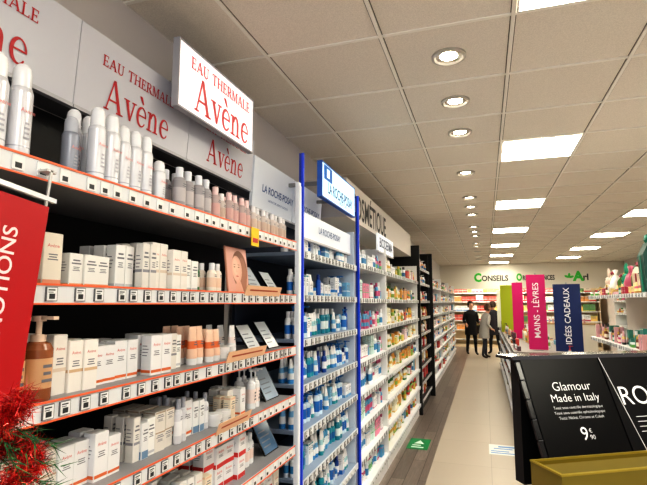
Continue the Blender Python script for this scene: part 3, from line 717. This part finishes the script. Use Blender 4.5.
# ---------- floor stickers ----------
e=obj("floor_sticker",None,loc=(-.80,6.0,0),label="green rectangular floor sticker with white pictogram",cat="floor sticker")
b=MB(); b.box(-.12,.12,-.22,.22,.0005,.002,M((20,140,80),.4)); obj("base_sheet",b,parent=e)
b=MB()
for a in ((-.07,.07,-.16,-.12),(-.07,.03,-.08,-.04)): b.box(*a,.0021,.0025,M((220,240,225),.4))
b.poly([(-.06,.0,.0026),(.06,0,.0026),(0,.15,.0026)],M((220,240,225),.4)); obj("pictogram",b,parent=e)
e=obj("floor_sticker",None,loc=(.13,6.05,0),label="pale round-cornered floor sticker with blue print",cat="floor sticker")
b=MB(); b.box(-.15,.15,-.2,.2,.0005,.002,M((215,216,212),.4)); obj("base_sheet",b,parent=e)
b=MB()
for a in ((-.13,.13,-.15,-.12),(-.13,.06,-.08,-.05),(-.1,.1,.02,.05),(-.05,.13,.09,.14)): b.box(*a,.0021,.0025,M((60,130,190),.4))
obj("print",b,parent=e)

# ---------- red promo sign ----------
e=obj("promotional_sign",None,loc=(-.920,.69,1.64),rot=(math.radians(-6),0,0),label="red vertical hanging board with white lettering clipped to the shelf edge",cat="sign")
b=MB(); b.box(-.003,.003,-.11,.11,-.245,.225,M((184,24,34),.4)); obj("board",b,parent=e)
b=MB(); b.text("PROMOTIONS",.047,(.0036,.030,.002),(0,0,1),(0,-1,0),M((250,225,225),.4),.010,1.05,4); obj("lettering",b,parent=e)
b=MB(); b.box(-.005,.005,-.13,.125,.238,.248,M((225,228,232),.25,metal=.3)); b.box(-.002,.002,.10,.106,.222,.31,M((200,200,200),.3,metal=.6)); b.box(-.002,.002,-.10,-.094,.222,.31,M((200,200,200),.3,metal=.6)); b.box(-.028,.002,.09,.116,.305,.31,M((200,200,200),.3,metal=.6)); obj("clip_bar",b,parent=e)

# ---------- christmas tree ----------
e=obj("christmas_tree",None,loc=(-.625,.50,0),label="small artificial christmas tree wrapped in red tinsel",cat="christmas tree")
def rad(z): return .022+.28*(1.52-z)/1.32 if z<1.52 else .015
b=MB(); b.lathe([(.1,.1,0),(.13,.13,.2),(.11,.11,.2),(.0001,.0001,.18)],M((120,40,35),.5),20); obj("pot",b,parent=e)
b=MB(); b.lathe([(.018,.018,.18),(.006,.006,1.48)],M((80,60,40),.7),8); obj("trunk",b,parent=e)
rg=random.Random(3)
gms=[M((24,74,38),.6),M((44,104,52),.6)]; rms=[M((200,18,24),.28,metal=.3),M((245,90,70),.2,metal=.4),M((120,8,14),.3,metal=.3),M((175,12,20),.3,metal=.3)]
b=MB()
def spike(b,o,d,l,w,m):
    d=d.normalized(); s=d.cross(Vector((rg.uniform(-1,1),rg.uniform(-1,1),rg.uniform(-1,1)))).normalized()*w
    b.poly([o-s,o+s,o+d*l],m)
for i in range(380):
    z=.25+1.24*(i/380)**.8; a=i*2.4; r=rad(z)*1.15+.035
    tip=Vector((math.cos(a)*r,math.sin(a)*r,z-.02)); st=Vector((0,0,z+.02)); 
    for k in range(16):
        t=.25+.75*k/15; o=st.lerp(tip,t); dd=(tip-st).normalized()*.7+Vector((rg.uniform(-1,1),rg.uniform(-1,1),rg.uniform(-1,1)))*.8
        spike(b,o,dd,.028,.0010,gms[k%2])
o=obj("foliage",b,parent=e); o["kind"]="stuff"
b=MB()
for i in range(32000):
    t=i/32000; z=.3+1.21*t**.45; a=z*2*math.pi*12; r=rad(z)+.006
    c=Vector((math.cos(a)*r+rg.gauss(0,.007),math.sin(a)*r+rg.gauss(0,.007),z+rg.gauss(0,.008))); 
    spike(b,c,Vector((rg.gauss(0,1),rg.gauss(0,1),rg.gauss(0,1))),rg.uniform(.012,.026),.0007,rms[i%4])
o=obj("tinsel_garland",b,parent=e); o["kind"]="stuff"

# ---------- foreground eyewear display ----------
ang=math.radians(31)
e=obj("eyewear_display",None,loc=(.144,1.29,.010),rot=(0,0,ang),label="black floor display stand with sloped sign cards and gold tray",cat="display stand")
blk=M((12,12,14),.3,spec=.16); dk=M((24,24,27),.2,spec=.4); wht=M((236,236,236),.4); gold=M((128,112,42),.35,metal=.3); gin=M((110,96,40),.4)
b=MB(); b.box(.0,.62,.022,.10,-.010,1.17,M((22,22,24),.4)); obj("cabinet",b,parent=e)
b=MB()
X0,X1,Y0,Y1,Z0,Z1=-.055,.66,-.085,.02,1.15,1.268
for a in ((X0,X1,Y0,Y0+.006),(X0,X1,Y1-.006,Y1),(X0,X0+.006,Y0+.006,Y1-.006),(X1-.006,X1,Y0+.006,Y1-.006)): b.box(*a,Z0,Z1-.004,gold)
rim=M((170,150,62),.3,metal=.4)
for a in ((X0-.002,X1+.002,Y0-.002,Y0+.005),(X0-.002,X1+.002,Y1-.005,Y1),(X0-.002,X0+.005,Y0+.005,Y1-.005),(X1-.005,X1+.002,Y0+.005,Y1-.005)): b.box(*a,Z1-.004,Z1,rim)
b.box(X0+.006,X1-.006,Y0+.006,Y1-.006,Z1-.016,Z1-.012,gin)
obj("gold_tray",b,parent=e)
Ts=Matrix.Translation((0,.022,1.258))@Matrix.Rotation(math.radians(-24),4,'X')
CHH=.245
b=MB(); b.box(-.0,.235,0,.006,0,CHH,blk,Ts); 
obj("sign_card",b,parent=e,label="black card with white lettering and price")
def TP(x,z,d=-.001): return Ts@Vector((x,d,z))
xd=Vector((1,0,0)); yd=Ts.to_3x3()@Vector((0,0,1))
b=MB()
b.text("Glamour",.032,TP(.125,.172),xd,yd,wht,-.008,1,5); b.text("Made in Italy",.028,TP(.125,.143),xd,yd,wht,-.008,1,5)
for i,t in enumerate(("Testé sous contrôle dermatologique","Testé sous contrôle ophtalmologique","Testé: Nickel, Chrome et Cobalt")):
    b.text(t,.0098,TP(.125,.120-.0125*i),xd,yd,wht,-.01,1,3)
b.text("9",.044,TP(.117,.055),xd,yd,wht,0,1,5); b.text("90",.015,TP(.137,.047),xd,yd,wht,0,1,4); b.text("€",.014,TP(.136,.062),xd,yd,wht,0,1,4)
obj("lettering",b,parent=e)
b=MB(); b.box(.239,.60,0,.006,0,CHH,M((16,16,19),.3,spec=.2),Ts); obj("sign_card",b,parent=e,label="black card with large white capital letters")
b=MB(); b.text("ROU",.068,TP(.330,.140),xd,yd,wht,-.002,1,5)
for i in range(4): b.poly([TP(.285,.088-.012*i),TP(.39,.088-.012*i),TP(.39,.0895-.012*i),TP(.285,.0895-.012*i)],wht)
b.poly([TP(.2385,CHH),TP(.240,CHH),TP(.280,.0),TP(.2785,.0)],wht)
obj("lettering",b,parent=e)
b=MB(); 
for i in range(5):
    T=Ts; b.box(-.014,-.002,.002,.010,.003+.048*i,.047+.048*i,dk,T); b.box(-.014,-.002,.001,.002,.0475+.048*i,.0483+.048*i,M((120,120,122),.4),T)
obj("side_slats",b,parent=e)
b=MB(); b.box(-.022,.62,.126,.20,1.482,1.490,M((30,30,33),.1)); b.box(-.022,.62,.122,.126,1.482,1.492,M((70,70,75),.25)); b.box(-.0,.60,.129,.165,1.17,1.482,M((10,10,12),.5)); obj("top_tray",b,parent=e)

# ---------- people ----------
def person(loc,rot,top,legs,hairc,lab,bag=False,hs=1.0,arm=0.0,bend=0.0):
    P=[];E=[];Rr=[]
    def add(p,r,par=None):
        P.append(p);Rr.append(r)
        if par is not None:E.append((par,len(P)-1))
        return len(P)-1
    pel=add((0,0,.90),.145); sp=add((0,0,1.08),.125,pel); ch=add((0,.0,1.26),.15,sp); nb=add((0,0,1.39),.075,ch); nk=add((0,-.01,1.45),.052,nb)
    h1=add((0,-.02,1.51),.072,nk); h2=add((0,-.015,1.58),.09,h1); h3=add((0,-.01,1.635),.075,h2)
    for s in (-1,1):
        st=.10*s if bend else .02*s
        hp=add((s*.09,0,.84),.10,pel); kn=add((s*.10,-st*.6-.02,.47),.062,hp); an=add((s*.11,-st+.02,.09),.042,kn); ft=add((s*.115,-.09-st+.02,.035),.036,an); add((s*.118,-.16-st+.02,.03),.026,ft)
        sh=add((s*.17,0,1.33),.07,ch); el=add((s*.235,.02,1.06),.048,sh); fw=.10+arm*.12
        wr=add((s*.225,-fw,.88+arm*.14),.033,el); pm=add((s*.22,-fw-.05,.83+arm*.15),.034,wr)
        for k in range(4):
            f1=add((s*(.205+.012*k),-fw-.085,.79+arm*.15-.004*k),.0095,pm); add((s*(.203+.012*k),-fw-.095,.755+arm*.15+.006*abs(k-1.5)),.008,f1)
        t1=add((s*.195,-fw-.075,.83+arm*.15),.0105,wr); add((s*.19,-fw-.10,.80+arm*.15),.009,t1)
    def bnd(p):
        x,y,z=p
        if z<=.92 and abs(x)<.19: return (x,y,z)
        t=max(0,z-.92); a=bend
        return (x, y*math.cos(a)-t*math.sin(a), min(z,.92)+ (t*math.cos(a)+ (y*math.sin(a) if t>0 else 0)))
    me=bpy.data.meshes.new("person"); me.from_pydata(P,E,[])
    o=bpy.data.objects.new("tmp",me); COL.objects.link(o)
    md=o.modifiers.new("skin",'SKIN'); 
    sv=me.skin_vertices[0].data if me.skin_vertices else None
    if sv:
        for i,r in enumerate(Rr): sv[i].radius=(r,r*(.75 if i in (0,1,2) else 1)); 
        sv[0].use_root=True
    ss=o.modifiers.new("sub",'SUBSURF'); ss.levels=2; ss.render_levels=2
    dg=bpy.context.evaluated_depsgraph_get(); m2=bpy.data.meshes.new_from_object(o.evaluated_get(dg)); bpy.data.objects.remove(o)
    mats=[M((215,165,140),.5),M(top,.8),M(legs,.8),M((40,34,32),.5),M(hairc,.7)]
    m2.materials.clear()
    for m in mats: m2.materials.append(m)
    for p in m2.polygons:
        c=p.center; p.use_smooth=True
        if c.z>1.40: i=0
        elif c.z>.86 and not (abs(c.x)>.17 and c.z<.90+arm*.14 ): i=1
        elif abs(c.x)>.17 and c.z>.7: i=0
        elif c.z>.09: i=2
        else: i=3
        p.material_index=i
    def bm(me):
        if bend:
            for v in me.vertices: v.co=bnd(v.co)
        return me
    e=obj("person",bm(m2),loc=loc,rot=(0,0,rot),label=lab,cat="person"); e.scale=(hs,hs,hs)
    b=MB(); b.lathe([(.205,.15,.62),(.20,.15,.85),(.175,.135,1.08),(.195,.14,1.25),(.17,.11,1.36),(.07,.07,1.42)],M(top,.85),20,smooth_v=True); obj("coat",bm(b.mesh("coat")),parent=e)
    b=MB(); b.lathe([(.085,.08,1.50),(.102,.098,1.58),(.095,.092,1.66),(.06,.058,1.705),(.0001,.0001,1.715)],M(hairc,.7),16,cy=.022,smooth_v=True); obj("hair",bm(b.mesh("hair")),parent=e)
    b=MB()
    b.lathe([(.0001,.0001,-.012),(.012,.012,-.008),(.008,.016,.01),(.0001,.0001,.025)],M((210,155,130),.5),8,cy=-.105,cz=1.565); obj("nose",bm(b.mesh("nose")),parent=e)
    for s in (-1,1):
        b=MB(); b.lathe([(.0001,.0001,-.008),(.009,.006,0),(.0001,.0001,.008)],M((40,30,28),.4),8,cx=s*.033,cy=-.098,cz=1.59); obj("eye",bm(b.mesh("eye")),parent=e)
        b=MB(); b.lathe([(.0001,.0001,-.03),(.008,.016,-.01),(.01,.02,.015),(.0001,.0001,.03)],M((210,155,130),.5),8,cx=s*.096,cz=1.575); obj("ear",bm(b.mesh("ear")),parent=e)
    b=MB(); b.lathe([(.0001,.0001,-.004),(.022,.006,0),(.0001,.0001,.004)],M((170,80,75),.5),8,cy=-.098,cz=1.525); obj("mouth",bm(b.mesh("mouth")),parent=e)
    if bag:
        b=MB(); b.bbox(.20,.30,-.12,.14,.75,1.0,M((60,50,48),.6),.02); b.box(.19,.20,-.01,.01,1.0,1.38,M((50,44,40),.6)); obj("shoulder_bag",bm(b.mesh("shoulder_bag")),parent=e)
person((-.06,15.7,0),math.radians(115),(176,172,168),(50,50,60),(90,64,48),"person in a pale grey coat leaning forward with a shoulder bag",True,.95,.5,.24)
person((-.46,16.7,0),math.radians(20),(30,28,32),(26,26,32),(40,30,26),"person in a dark coat standing beside the shelves",False,1.0,.8,.04)
person((.26,16.9,0),math.radians(-150),(52,48,56),(36,36,44),(70,54,44),"person in a dark jacket facing the counter",False,1.0,.6,.10)

flush()
bpy.context.view_layer.update()
print("objects",len(bpy.data.objects))
